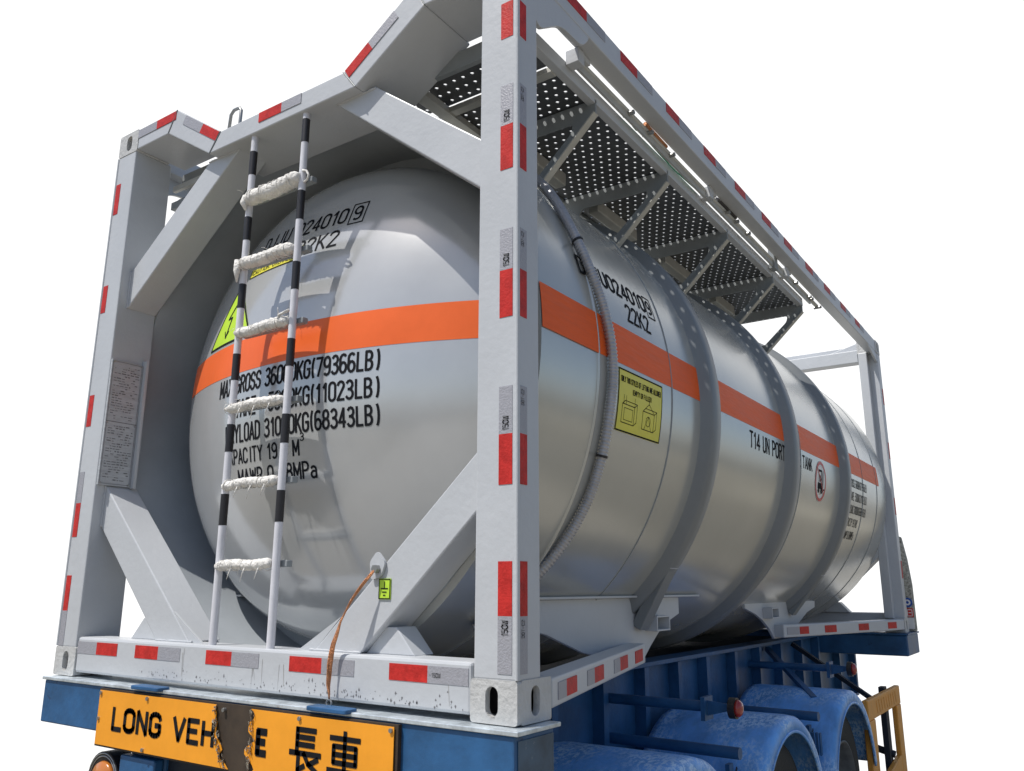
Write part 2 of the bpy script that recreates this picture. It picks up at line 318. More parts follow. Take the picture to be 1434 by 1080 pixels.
# posts and castings
for rear in (0, 1):
    for sx in (1, -1):
        b = MB()
        ys = sorted((my(.002, rear), my(.125, rear))); b.box(*sorted((sx*1.066, sx*1.217)), *ys, .116, 2.475)
        ys2 = sorted((my(.125, rear), my(.20, rear)))
        if sx == 1: b.box(*sorted((sx*1.066, sx*1.14)), *ys2, .116, 2.475)
        else: b = MB().box(-1.217, -1.066, *sorted((my(.002, rear), my(.2, rear))), .116, 2.475)
        post = b.build('corner_post', frameP, T, bevel=.006)
        if not rear:
            tr = MB().box(*sorted((sx*1.2185, sx*1.2215)), .002, .010, .12, 2.47)
            tr.tube([(sx*1.216, .003, .12), (sx*1.216, .003, 2.47)], .006, 8).build('corner_edge', frameP, post)
        if not rear and sx == 1:
            reds = [(2.32, 2.181), (1.851, 1.691), (1.342, 1.186), (.818, .666), (.444, .291)]
            sils = [(2.0, 1.851), (1.481, 1.342), (.965, .818), (.291, .134)]
            for q, rd in [(reds, 1), (sils, 0)]:
                for z1, z0 in q:
                    tape(post, 1.151, 1.200, .0005, .003, z0, z1, rd)
                    tape(post, 1.2165, 1.2185, .008, .054, z0, z1, rd)
            for z1, z0 in sils:
                fn = lambda u, v: (1.176-v, -.0005, u)
                pl = MB(); letter(pl, '150W', (z1-.055, z1-.01, -.012, .012) if z0 < .2 else (z0+.01, z0+.055, -.012, .012), fn, 0)
                pl.build('tape_print', etchM, post); pl = MB()
                fn = lambda u, v: (1.2190, .030-v, u)
                letter(pl, 'DOT-C2', (z1-.06, z1-.01, -.008, .008), fn, 0); pl.build('tape_print', etchM, post)
        if not rear and sx == -1:
            for z1, z0, rd in ((2.323, 2.16, 1), (1.785, 1.647, 1), (1.241, 1.092, 1), (.738, .587, 1), (.418, .267, 1), (.267, .12, 0), (.88, .738, 0)):
                tape(post, -1.206, -1.168, .0005, .003, z0, z1, rd)
        if rear and sx == 1:
            for z0 in (.45, 1.0, 1.5, 2.0): tape(post, 1.2165, 1.2185, L0-.06, L0-.012, z0, z0+.15, 1)
        for top in (0, 1):
            z0, z1 = (2.473, 2.591) if top else (0, .118)
            X0, X1 = sorted((sx*1.057, sx*1.219)); Y0, Y1 = sorted((my(0, rear), my(.178, rear)))
            yo = my(0, rear); yi = my(.022, rear); xo = sx*1.219; xi = sx*1.197; zc = (z0+z1)/2
            c0 = MB(); t_ = .018
            yb = sorted((my(.022, rear), my(.178, rear)))
            xa, xb_ = sorted((sx*1.057, xi)); c0.box(xa, xb_, *yb, z1-t_, z1).box(xa, xb_, *yb, z0, z0+t_)
            c0.box(*sorted((sx*1.057, sx*1.075)), *yb, z0+t_, z1-t_)
            c0.box(*sorted((sx*1.075, xi)), *sorted((my(.16, rear), my(.178, rear))), z0+t_, z1-t_)
            cs = c0.build('corner_casting', castP, T, bevel=.003)
            holeplate(roundpoly([(X0, z0), (X1, z0), (X1, z1), (X0, z1)], .012), [stadium((X0+X1)/2-sx*.006, zc, .044, .082)], yo, yi, 'y', 'end_face', castP, cs, bevel=.004)
            holeplate(roundpoly([(yb[0], z0), (yb[1], z0), (yb[1], z1), (yb[0], z1)], .008), [stadium((Y0+Y1)/2+(.004 if not rear else -.004), zc, .046, .082)], xi, xo, 'x', 'side_face', castP, cs, bevel=.004)
            ib = MB().box(*sorted((sx*1.078, sx*1.17)), *sorted((my(.055, rear), my(.155, rear))), z0+.019, z1-.019).build('hole_shade_fill', blackP, cs)  # black block stands in for the shade inside the hollow casting

# end frames: bottom rails, top beams, braces
for rear in (0, 1):
    def Y(a, b): return sorted((my(a, rear), my(b, rear)))
    br = MB().box(-1.056, 1.056, *Y(.004, .13), .016, .160).build('bottom_rail', frameP, T, bevel=.010)
    if not rear:
        for x0, x1, rd in ((-1.05, -.905, 0), (-.905, -.752, 1), (-.625, -.47, 1), (-.47, -.328, 0), (-.17, -.022, 1), (-.022, .127, 0), (.285, .441, 1), (.441, .59, 0), (.74, .894, 1), (.894, 1.047, 0)):
            tape(br, x0, x1, .0025, .0045, .094, .143, rd)
        pb = MB(); fn = lambda u, v: (u, .0018, v)
        letter(pb, '-150W', (.90, .945, .110, .124), fn, 0); pb.build('tape_print', etchM, br)
        sc = MB(); rnd = random.Random(3)
        for i in range(150):
            x = rnd.uniform(-.6, 1.04) if rnd.random() < .75 else rnd.uniform(.3, .95); z = .028+abs(rnd.gauss(0, .018)); w = rnd.uniform(.001, .004)
            sc.add([(x-w, .0034, z), (x, .0034, z-w*rnd.uniform(.5, 2)), (x+w*rnd.uniform(.4, 1.5), .0034, z), (x, .0034, z+w*rnd.uniform(.5, 2.5))], [(0, 1, 2, 3)])
        sc.build('paint_chip', etchM, br)
        top = [(-1.057, 2.585), (-.742, 2.585), (-.385, 2.352), (.385, 2.352), (.742, 2.585), (1.057, 2.585)]
        bot = [(1.057, 2.478), (.80, 2.478), (.455, 2.262), (-.455, 2.262), (-.80, 2.478), (-1.057, 2.478)]
        tb = MB()
        for i in range(5):
            tb.prism([top[i], top[i+1], bot[4-i], bot[5-i]], 'y', .002, .27 if i in (0, 4) else .285)
        tbo = tb.build('top_beam', frameP, T, bevel=.005)
        for i in (1, 2, 3, 4): MB().tube([(top[i][0], .001, top[i][1]), (bot[5-i][0], .001, bot[5-i][1])], .003, 6).build('weld_seam', brkM, tbo)
        def slopetape(x0, x1, a, b, rd, h=.045, edge=.004):
            # along the beam's upper edge from point a to b (x,z)
            a = Vector(a); b = Vector(b); d = (b-a).normalized(); n = Vector((d.y, -d.x))
            if n.y > 0: n = -n
            p = [a+d*x0+n*edge, a+d*x1+n*edge, a+d*x1+n*(edge+h), a+d*x0+n*(edge+h)]
            MB().prism([tuple(q) for q in p], 'y', -.001, .0025).build('red_tape' if rd else 'silver_tape', redT if rd else silT, tbo)
        slopetape(.0, .155, top[0], top[1], 0); slopetape(.155, .31, top[0], top[1], 1)
        slopetape(.10, .27, top[1], top[2], 0); slopetape(.27, .42, top[1], top[2], 1)
        slopetape(.265, .41, top[2], top[3], 1); slopetape(.41, .53, top[2], top[3], 0)
        slopetape(.01, .155, top[3], top[4], 1); slopetape(.155, .31, top[3], top[4], 0)
    else:
        b = MB().box(-1.057, 1.057, *Y(.05, .17), 2.40, 2.515)
        for sx in (1, -1): b.prism([(sx*.74, 2.515), (sx*1.057, 2.515), (sx*1.057, 2.60)], 'y', *Y(.09, .11))
        b.box(-1.057, 1.057, *Y(.002, .05), 2.48, 2.585)
        b.build('top_beam', frameP, T, bevel=.004)
    for sx in (1, -1):
        ub = MB().prism([(sx*.305, 2.264), (sx*.52, 2.264), (sx*1.066, 1.845), (sx*1.066, 1.66)], 'y', *Y(.052, .20))
        if not rear:
            ub.build('upper_brace', frameP, T, bevel=.005)
        lb = MB().prism([(sx*.35, .162), (sx*.57, .162), (sx*1.066, .628), (sx*1.066, .815)], 'y', *Y(.052, .20)).build('lower_brace', frameP, T, bevel=.005)
        MB().prism([(sx*.57, .160), (sx*.655, .245), (sx*.70, .245), (sx*.78, .160)], 'y', *Y(.075, .17)).build('foot_gusset', frameP, lb, bevel=.003)
        MB().prism([(sx*.27, .160), (sx*.35, .1605), (sx*.47, .275)], 'y', *Y(.054, .064)).build('edge_gusset', frameP, lb)

# weld beads where the braces meet the posts and rail; grey drips down the bottom rail
def bead(p, q, par, seed):
    r_ = random.Random(seed); p = Vector(p); q = Vector(q); n = max(6, int((q-p).length/.008))
    MB().tube([p.lerp(q, i/n) for i in range(n+1)], [.0042+r_.uniform(-.0012, .0014) for i in range(n+1)], 6).build('weld_bead', frameP, par, smooth='all')
for o in [c for c in T.children if c.name.startswith('lower_brace') and abs(c.data.vertices[0].co.y) < 1]:
    sx = 1 if o.data.vertices[0].co.x > 0 else -1
    bead((sx*1.064, .050, .628), (sx*1.064, .050, .815), o, 1); bead((sx*.33, .052, .163), (sx*.57, .052, .163), o, 2)
for o in [c for c in T.children if c.name.startswith('upper_brace')]:
    sx = 1 if o.data.vertices[0].co.x > 0 else -1
    bead((sx*1.064, .050, 1.66), (sx*1.064, .050, 1.845), o, 3); bead((sx*.305, .052, 2.261), (sx*.52, .052, 2.261), o, 4)
smud = mat('grey_smudge', (.36, .355, .34), .6, var=.2)
for o in [c for c in T.children if c.name == 'bottom_rail']:
    r_ = random.Random(8)
    for k in range(9):
        x = r_.choice((.05, .10, .16, .24, .30, .62, .72, .96, -.3, -.5)); x += r_.uniform(-.02, .02); z1 = r_.uniform(.09, .15); z0 = r_.uniform(.02, .07); w = r_.uniform(.0008, .002); sl = r_.uniform(-.004, .012)
        MB().add([(x-w, .0032, z1), (x+w, .0032, z1), (x+sl+w*.4, .0032, z0), (x+sl-w*.4, .0032, z0)], [(0, 1, 2, 3)]).build('drip_mark', smud, o)

# side rails
for sx in (1, -1):
    tr = MB().box(*sorted((sx*1.135, sx*1.216)), .178, 5.88, 2.478, 2.588).build('side_top_rail', frameP, T, bevel=.005)
    pts = roundpoly([(.126, 2.56), (.126, 2.31), (.16, 2.30), (.30, 2.40), (.46, 2.405), (.52, 2.478), (.52, 2.56)], .05)
    MB().prism(pts, 'x', sx*1.196, sx*1.213).build('corner_gusset', frameP, tr, bevel=.002)
    MB().prism([(5.95, 2.48), (5.55, 2.48), (5.95, 2.38)], 'x', sx*1.196, sx*1.213).build('corner_gusset', frameP, tr)
    if sx == 1:
        for y0, y1 in ((.33, .49), (.785, .941), (1.25, 1.40), (1.72, 1.88), (2.18, 2.35), (2.65, 2.82), (3.1, 3.27), (3.6, 3.78), (4.1, 4.27), (4.6, 4.77), (5.1, 5.27)):
            tape(tr, 1.2155, 1.218, y0, y1, 2.535, 2.583, 1)
            tape(tr, 1.2155, 1.218, y1, y1+.155, 2.535, 2.583, 0)
    for rear in (0, 1):
        A = Vector((sx*1.172, .178 if not rear else 5.88, .068)); B = Vector((sx*(.815 if not rear else .755), 1.56 if not rear else 3.88, .082))
        rl = MB().bar(A, B, .09, .085).build('side_bottom_rail', frameP, T, bevel=.007)
        if sx == 1:
            d = (B-A); Ln = d.length; d.normalize(); n = Vector((d.y, -d.x, 0))
            if n.x < 0: n = -n
            o = n*.0465
            ts = ((.04, .10, 0), (.10, .185, 1), (.28, .345, 0), (.345, .44, 1), (.56, .63, 0), (.63, .73, 1), (.84, .95, 1)) if not rear else \
                 tuple((1-b, 1-a, r_) for a, b, r_ in ((.02, .10, 0), (.107, .171, 1), (.292, .381, 1), (.568, .655, 1), (.836, .918, 1)))
            for a, b_, rd in ts:
                p = A+d*(a*Ln)+o; q = A+d*(b_*Ln)+o
                MB().bar(p, q, .003, .05).build('red_tape' if rd else 'silver_tape', redT if rd else silT, rl)

# saddles
def saddle(sx, xs, polyg, yr, socket_y):
    s_ = MB().prism(polyg, 'x', sx*(xs-.01), sx*(xs+.01)).build('saddle', frameP, T, bevel=.003)
    MB().box(*sorted((sx*(xs-.07), sx*(xs+.045))), yr[0], yr[1], .325, .334).build('saddle_flange', frameP, s_, bevel=.002)
    so = MB(); y0 = socket_y; xa, xb = sorted((sx*(xs+.01), sx*(xs+.075)))
    so.box(xa, xb, y0, y0+.008, .17, .24).box(xa, xb, y0+.14, y0+.148, .17, .24)
    so.box(xa, xb, y0+.008, y0+.14, .17, .178).box(xa, xb, y0+.008, y0+.14, .232, .24)
    so.build('saddle_socket', frameP, s_, bevel=.002)
p1 = [(.56, .33), (2.13, .33), (2.13, .24), (1.99, .205), (1.87, .155), (1.78, .10), (1.69, .038), (1.53, .038), (1.42, .055), (1.125, .107), (.84, .19), (.56, .24)]
p2 = [(3.315, .33), (4.98, .33), (4.95, .22), (4.72, .185), (4.5, .12), (4.3, .055), (4.12, .03), (3.88, .03), (3.78, .10), (3.65, .16), (3.52, .20), (3.32, .24)]
for sx in (1, -1):
    saddle(sx, .78, p1, (.56, 2.33), 1.72); saddle(sx, .72, p2, (3.25, 4.95), 3.66)

# tank shell (cladding), skirt, heads
sh = MB().lathe([(1.15, .2), (RS, .2), (RS, .585), (RS+.003, .587), (RS+.003, 5.47), (RS, 5.472), (RS, 5.858), (1.15, 5.858)], 'y', (0, 0, ZC), 160).build('tank_shell', shellM, T, smooth=True)
for rear in (0, 1):
    MB().lathe([(1.175, my(.201, rear)), (1.145, my(.201, rear)), (1.145, my(.64, rear)), (1.03, my(.66, rear))], 'y', (0, 0, ZC), 128).build('skirt', skirtM, T, smooth=True)
HR, HL, Hr, HY, HZ = 1.06, 2.0, .30, .60, 1.19
sH = (HR-Hr)/(HL-Hr); thH = math.asin(sH); HA = HY-(HL-math.sqrt((HL-Hr)**2-(HR-Hr)**2))
prof = [(HL*SIN(thH*i/26), HA+HL-HL*COS(thH*i/26)) for i in range(27)]
prof += [(HR-Hr+Hr*SIN(thH+(PI/2-thH)*i/16), HY-Hr*COS(thH+(PI/2-thH)*i/16)) for i in range(1, 17)]
prof[0] = (.0005, prof[0][1]); prof.append((HR, .70))
def hy(r):
    for (a, b), (c, d) in zip(prof, prof[1:]):
        if a <= r <= c and c > a: return b+(d-b)*(r-a)/(c-a)
    return HY
HEAD = None
for rear in (0, 1):
    h = MB().lathe([(r, my(y, rear)) for r, y in prof], 'y', (0, 0, HZ), 144).build('tank_head', headM, T, smooth='all')
    if not rear: HEAD = h
def fh(eps):
    return lambda u, v: (u, hy(math.hypot(u, v-HZ))-eps, v)
def fs(eps):
    # side of the shell: u = along the tank, v = arc height above the tank's centre line
    return lambda u, v: ((RS+.003+eps)*COS(v/RS), u, ZC+(RS+.003+eps)*SIN(v/RS))
# orange band on head and shell
b = MB(); n = 60
for i in range(n):
    x0 = -1.045+2.09*i/n; x1 = -1.045+2.09*(i+1)/n
    patch(b, x0, x1, 1.252, 1.402, fh(.001), 1, 4)
b.build('orange_band', orangeS, HEAD, smooth='all')
def vz(z): return RS*math.asin(max(-1, min(1, (z-ZC)/RS)))
for y0, y1 in ((.2, 1.575), (1.715, 2.875), (3.03, 4.20), (4.34, 5.56)):
    b = MB(); patch(b, y0, y1, vz(1.208), vz(1.368), fs(.001), 30, 16); b.build('orange_band', orangeM, sh, smooth='all')
# lettering on the head: every line of writing its own part
def line(parts, par, fn, bold=.02, frames=(), w=.130):
    b = MB()
    for tx, bx in parts: letter(b, tx, bx, fn, bold, w)
    for fr in frames: stroke(b, fr, .006, fn, True)
    b.build('lettering', blackM, par)
fn = fh(.0014)
line([('DJJU 024010', (-.375, .185, 1.852, 1.935))], HEAD, fn)
line([('9', (.218, .262, 1.852, 1.930))], HEAD, fn, frames=[[(.204, 1.838), (.278, 1.838), (.278, 1.943), (.204, 1.943)]])
line([('22K2', (-.075, .178, 1.737, 1.822))], HEAD, fn)
for tx, bx in (('MAX GROSS 36000KG(79366LB)', (-.462, .474, 1.158, 1.240)), ('TARE   5000KG(11023LB)', (-.312, .474, 1.054, 1.134)),
               ('PAYLOAD 31000KG(68343LB)', (-.392, .474, .950, 1.030)), ('MAWP 0.88MPa', (-.298, .190, .772, .842))): line([(tx, bx)], HEAD, fn, .016)
line([('CAPACITY 19.0 M', (-.402, .103, .862, .928)), ('3', (.108, .130, .918, .952))], HEAD, fn, .016)
fn = fs(.0014)
line([('DJJU024010', (.535, 1.115, .318, .405))], sh, fn, .012, w=.15)
line([('9', (1.135, 1.175, .322, .395))], sh, fn, .012, frames=[[(1.122, .305), (1.19, .305), (1.19, .41), (1.122, .41)]])
line([('22K2', (.88, 1.10, .212, .298))], sh, fn, .012)
line([('T14 UN PORT', (2.25, 2.872, -.112, -.018))], sh, fn, .012)
line([('LE TANK', (3.09, 3.46, -.106, -.022))], sh, fn, .012)
for i, (tx, u0) in enumerate((('MAX GROSS 36000KG(79366LB)', 4.43), ('TARE  5000KG(11023LB)', 4.52), ('PAYLOAD 31000KG(68343LB)', 4.46), ('CAPACITY 19.0 M3', 4.49), ('MAWP 0.88MPa', 4.50))):
    u1 = (5.02, 5.02, 5.02, 4.80, 4.78)[i]; v1 = -.03-i*.098
    line([(tx, (u0, u1+.04, v1-.064, v1))], sh, fn, .010, w=.095)
# yellow lifting notice
b = MB(); patch(b, .745, 1.142, -.252, -.008, fs(.0012), 8, 16); nb = b.build('lifting_notice', yelM, sh, smooth='all')
b = MB(); fn = fs(.0020)
stroke(b, [(.749, -.248), (1.138, -.248), (1.138, -.012), (.749, -.012)], .006, fn, True)
letter(b, 'ONLY TWO STYLES OF LIFTING ARE ALLOWED', (.765, 1.125, -.060, -.036), fn, .012)
letter(b, '(EMPTY OR FILLED)', (.865, 1.035, -.098, -.076), fn, .012)
for ox, kind in ((.785, 0), (.965, 1)):
    w, hgt = .105, .072; z0 = -.215
    q = [(ox, z0), (ox+w, z0), (ox+w, z0+hgt), (ox, z0+hgt)]
    stroke(b, q, .0032, fn, True); e = (.022, .014)
    stroke(b, [(ox, z0+hgt), (ox+e[0], z0+hgt+e[1]), (ox+w+e[0], z0+hgt+e[1]), (ox+w, z0+hgt)], .0028, fn)
    stroke(b, [(ox+w, z0), (ox+w+e[0], z0+e[1]), (ox+w+e[0], z0+hgt+e[1])], .0028, fn)
    if kind == 0:
        stroke(b, [(ox+.018, z0+.012), (ox+w-.014, z0+.012), (ox+w-.014, z0+hgt-.014), (ox+.018, z0+hgt-.014)], .0022, fn, True)
        for xx in (ox+.01, ox+.03, ox+w): stroke(b, [(xx, z0+hgt), (xx, z0+hgt+.035)], .002, fn)
    else:
        stroke(b, [(ox, z0+hgt), (ox+w/2, z0+hgt+.035), (ox+w, z0+hgt)], .0025, fn)
        stroke(b, [(ox+w/2, z0+hgt+.032), (ox+w/2, z0+hgt+.052)], .003, fn)
        stroke(b, [(ox+w/2+.02*COS(t), z0+hgt/2+.02*SIN(t)) for t in [2*PI*i/12 for i in range(12)]], .0025, fn, True)
        stroke(b, [(ox+.02, z0), (ox+w/2, z0+hgt*.75), (ox+w-.02, z0)], .0022, fn)
b.build('notice_print', blackM, nb)
# round no-forklift sign
cu, cv = 3.665, -.145; R1 = .135
b = MB(); ring = [(cu+R1*COS(t), cv+R1*SIN(t)) for t in [2*PI*i/36 for i in range(36)]]; fn = fs(.0016)
b.add([fn(cu, cv)]+[fn(*q) for q in ring], [(0, i+1, (i+1) % 36+1) for i in range(36)]); ns = b.build('no_forklift_sign', whiteL, sh)
b = MB(); fn = fs(.0024); stroke(b, [(cu+.122*COS(t), cv+.122*SIN(t)) for t in [2*PI*i/36 for i in range(36)]], .02, fn, True)
stroke(b, [(cu-.085, cv+.085), (cu+.085, cv-.085)], .010, fs(.0038)); b.build('sign_ring', redL, ns)
b = MB(); fn = fs(.0030)
stroke(b, [(cu-.045, cv-.03), (cu-.045, cv+.07), (cu+.02, cv+.07), (cu+.035, cv-.03)], .012, fn)
stroke(b, [(cu+.055, cv+.07), (cu+.055, cv-.05), (cu+.09, cv-.05)], .010, fn)
patch(b, cu-.07, cu+.04, cv-.05, cv-.012, fn)
for xx in (-.045, .03): stroke(b, [(cu+xx+.012*COS(t), cv-.062+.012*SIN(t)) for t in [2*PI*i/8 for i in range(8)]], .012, fn, True)
stroke(b, [(cu-.02, cv+.0), (cu-.015, cv+.035), (cu+.01, cv+.01)], .012, fn); b.build('sign_pictogram', blackM, ns)
# labels on the head
def headtri(pts, nm, mt, par, eps):
    b = MB(); fn = fh(eps); k = 8; vs = []; A, B, D = [Vector(p) for p in pts]; idx = {}
    for i in range(k+1):
        for j in range(k+1-i):
            p = A+(B-A)*i/k+(D-A)*j/k; idx[i, j] = len(vs); vs.append(fn(*p))
    fc = []
    for i in range(k):
        for j in range(k-i):
            fc.append((idx[i, j], idx[i+1, j], idx[i, j+1]))
            if j < k-i-1: fc.append((idx[i+1, j], idx[i+1, j+1], idx[i, j+1]))
    return b.add(vs, fc).build(nm, mt, par)
tri = [(-.655, 1.415), (-.255, 1.415), (-.455, 1.735)]
tw = headtri(tri, 'shock_hazard_label', limeM, HEAD, .0014)
b = MB(); fn = fh(.0022); c3 = Vector((-.455, 1.522)); stroke(b, [tuple(c3+(Vector(p)-c3)*.955) for p in tri], .010, fn, True)
stroke(b, [(-.425, 1.63), (-.50, 1.545), (-.465, 1.545), (-.492, 1.455)], .012, fn)
stroke(b, [(-.51, 1.485), (-.494, 1.452), (-.472, 1.480)], .008, fn); b.build('hazard_print', blackM, tw)
b = MB(); patch(b, -.405, -.03, 1.722, 1.792, fh(.0014), 16, 6); yl = b.build('caution_strip', yelM, HEAD)
b = MB(); stroke(b, [(-.402, 1.725), (-.033, 1.725), (-.033, 1.789), (-.402, 1.789)], .005, fh(.0022), True)
letter(b, 'CAUTION: OVERHEAD', (-.385, -.06, 1.735, 1.760), fh(.0022), .015); b.build('caution_print', blackM, yl)

# seams and stiffening rings on the shell
for y in (.592, 1.245, 3.20, 4.93, 5.46):
    MB().lathe([(RS+.002, y-.004), (RS+.006, y-.003), (RS+.006, y+.003), (RS+.002, y+.004)], 'y', (0, 0, ZC), 140).build('cladding_seam', brkM if y > 1 else shellM, sh, smooth='all')
ringM = mat('ring_sheet', (.20, .215, .225), .42, metal=.15, var=.05)
for y0, y1 in ((1.58, 1.71), (2.88, 3.02), (4.205, 4.335)):
    MB().lathe([(RS, y0-.02), (RS+.020, y0-.004), (RS+.048, y0+.006), (RS+.054, y0+.018), (RS+.054, y1-.018), (RS+.048, y1-.006), (RS+.020, y1+.004), (RS, y1+.02)], 'y', (0, 0, ZC), 160).build('stiffening_ring', ringM, T, smooth='all')
for y in (1.645, 4.27):
    for sx in (1, -1):
        MB().bar((sx*.955, y, .46), (sx*(.80 if y < 3 else .74), y, .19), .05, .09, (0, 1, 0)).build('ring_strut', ringM, T, bevel=.004)
        MB().box(*sorted((sx*.90, sx*.985)), y-.045, y+.045, .455, .462).build('strut_tab', whiteP, T)

# flexible ribbed conduit down the side of the shell
hp = [(1.02, .735), (.80, .735), (.62, .66), (.46, .62), (.30, .635), (.15, .68), (-.02, .71), (-.17, .705), (-.33, .71), (-.47, .705), (-.62, .67), (-.78, .61), (-.95, .53)]
path = []
for i in range(len(hp)-1):
    p0 = hp[max(i-1, 0)]; a = hp[i]; b_ = hp[i+1]; p3 = hp[min(i+2, len(hp)-1)]
    for k in range(22):
        t = k/22; w = [0, 0]
        for q in (0, 1): w[q] = .5*(2*a[q]+(b_[q]-p0[q])*t+(2*p0[q]-5*a[q]+4*b_[q]-p3[q])*t*t+(3*a[q]-p0[q]-3*b_[q]+p3[q])*t**3)
        ang, y = w; y -= .05; path.append(((RS+.024)*COS(ang), y, ZC+(RS+.024)*SIN(ang)))
dense = []
for p, q in zip(path, path[1:]):
    dense += [Vector(p), Vector(p).lerp(Vector(q), .5)]
hs = MB().tube(dense, [.0150 if i % 3 == 0 else .0195 for i in range(len(dense))], 10).build('ribbed_conduit', hoseM, T, smooth='all')
for i in (150, 345):
    if i+1 < len(dense):
        d = (dense[i+1]-dense[i-1]).normalized(); MB().tube([dense[i]-d*.004, dense[i]+d*.004], .023, 12).build('cable_tie', blackP, hs)

# ------------------------------------------------------------------ walkway
wk_y0, wk_y1, wk_x0, wk_x1, wz = .25, 3.92, .47, 1.095, 2.395
def perforated(x0, x1, y0, y1, z, cell=.047):
    nx = max(1, round((x1-x0)/cell)); ny = max(1, round((y1-y0)/cell)); cx = (x1-x0)/nx; cy = (y1-y0)/ny; mb = MB()
    for j in range(ny):
        for i in range(nx):
            if j % 2 and i == nx-1:
                X0 = x0+(nx-.5)*cx
                mb.add([(X0, y0+j*cy, z), (x1, y0+j*cy, z), (x1, y0+(j+1)*cy, z), (X0, y0+(j+1)*cy, z)], [(0, 1, 2, 3)])
                mb.add([(x0, y0+j*cy, z), (x0+.5*cx, y0+j*cy, z), (x0+.5*cx, y0+(j+1)*cy, z), (x0, y0+(j+1)*cy, z)], [(0, 1, 2, 3)]); continue
            X = x0+(i+(.5 if j % 2 else 0))*cx; Yy = y0+j*cy; c = (X+cx/2, Yy+cy/2); r = .0085
            o8 = [(X+cx, Yy+cy/2), (X+cx, Yy+cy), (X+cx/2, Yy+cy), (X, Yy+cy), (X, Yy+cy/2), (X, Yy), (X+cx/2, Yy), (X+cx, Yy)]
            i8 = [(c[0]+r*COS(PI/4*k), c[1]+r*SIN(PI/4*k)) for k in range(8)]
            mb.add([(a, b, z) for a, b in o8]+[(a, b, z) for a, b in i8], [(k, (k+1) % 8, (k+1) % 8+8, k+8) for k in range(8)])
    return mb
wk = perforated(wk_x0, wk_x1-.035, .50, wk_y1, wz).build('walkway', deckM, T, solid=.005)
perforated(-.98, 1.03, .285, .495, wz+.02).build('cross_walkway', deckM, wk, solid=.005)
perforated(-1.05, -.62, .245, .80, 2.30).build('side_step_deck', deckM, wk, solid=.005)
MB().box(-1.06, -.60, .215, .24, 2.235, 2.275).build('step_edge', brkM, wk, bevel=.002)
MB().box(-1.06, -.60, .215, .235, 2.335, 2.365).build('step_edge', brkE, wk, bevel=.002)
MB().box(-1.06, 1.06, .262, .287, wz-.02, wz+.055).build('walkway_edge', brkM, wk, bevel=.002)
MB().box(wk_x1-.037, wk_x1, .18, wk_y1, wz-.025, wz+.035).build('walkway_edge', frameP, wk, bevel=.002)
MB().box(wk_x0-.006, wk_x0+.03, .5, wk_y1, wz-.02, wz+.03).build('walkway_edge', brkM, wk, bevel=.002)
MB().box(.50, 1.06, .475, .515, wz-.03, wz-.004).build('cross_channel', brkE, wk, bevel=.002)
MB().box(.485, .545, .287, 1.0, wz-.035, wz-.004).build('cross_channel', brkE, wk, bevel=.002)
for ya in ((.80, 1.47), (1.55, 2.31), (2.42, 3.18), (3.28, 3.88)):
    MB().box(.60, .66, ya[0]+.05, ya[0]+.05+.62*(ya[1]-ya[0]), wz-.075, wz-.006).build('deck_channel', brkE, wk, bevel=.006)
for yb in (.78, 1.52, 2.36, 3.21, 3.90):
    outer = [(1.095, wz-.006), (1.095, wz-.075), (.775, 2.012), (.70, 2.075), (.55, 2.18), (.38, 2.26), (.38, wz-.006)]
    hole = roundpoly([(.985, wz-.085), (.975, 2.265), (.80, 2.110), (.76, 2.118), (.575, 2.262), (.61, wz-.085)], .035)
    bk = holeplate(outer, [hole], yb-.005, yb+.005, 'y', 'walkway_bracket', brkM, wk)
    MB().bar((1.100, yb-.012, wz-.078), (.772, yb-.012, 2.006), .036, .006, (0.70, 0, -.71)).build('bracket_flange', brkE, bk)
    MB().box(.42, 1.06, yb+.006, yb+.045, wz-.045, wz-.006).build('cross_bearer', brkM, bk)
# folded handrail on brackets between the walkway and the top rail
hr = MB().tube([(1.118, .60, 2.455), (1.118, 4.25, 2.455)], .014, 10)
hr.bar((1.122, .58, 2.425), (1.122, 4.02, 2.425), .012, .030)
hr = hr.build('folded_handrail', brkE, T, smooth=True)
for y in (.53, 1.95, 3.35):
    MB().box(1.095, 1.155, y, y+.05, 2.41, 2.475).box(1.10, 1.15, y+.05, y+.11, 2.45, 2.475).build('handrail_bracket', frameP, hr, bevel=.003)
MB().box(1.10, 1.14, 3.12, 3.19, wz, 2.54).build('handrail_stanchion', brkM, hr, bevel=.003)
for y in (1.03, 1.23, 1.48, 2.25, 2.4, 2.6, 3.6, 3.95, 4.0, 4.22):
    MB().tube([(1.10, y, 2.44), (1.155, y, 2.44)], .011, 8).build('hinge_pin', boltM, hr)
MB().tube([(1.128, 2.12, 2.47), (1.128, 2.42, 2.475)], .012, 8).build('gas_strut', blackP, hr)
MB().tube([(1.128, 1.20, 2.475), (1.128, 1.44, 2.47)], .010, 8).build('gas_strut', copM, hr)
cd = [(1.11+.008*SIN(i*.9), 1.0+i*.02, 2.43+.012*COS(i*1.3)) for i in range(10)]+[(1.11, 1.2+.08*i, 2.43-.018*SIN(PI*i/9)) for i in range(1, 10)]
MB().tube(cd, .0035, 6).build('green_cord', grnM, hr, smooth='all')
# lifting loop on top behind the front beam
MB().tube([(-.505, .12, 2.36), (-.49, .12, 2.53), (-.47, .12, 2.548), (-.43, .12, 2.548), (-.415, .12, 2.53), (-.42, .12, 2.36)], .008, 8).build('lashing_loop', boltM, T, smooth='all')

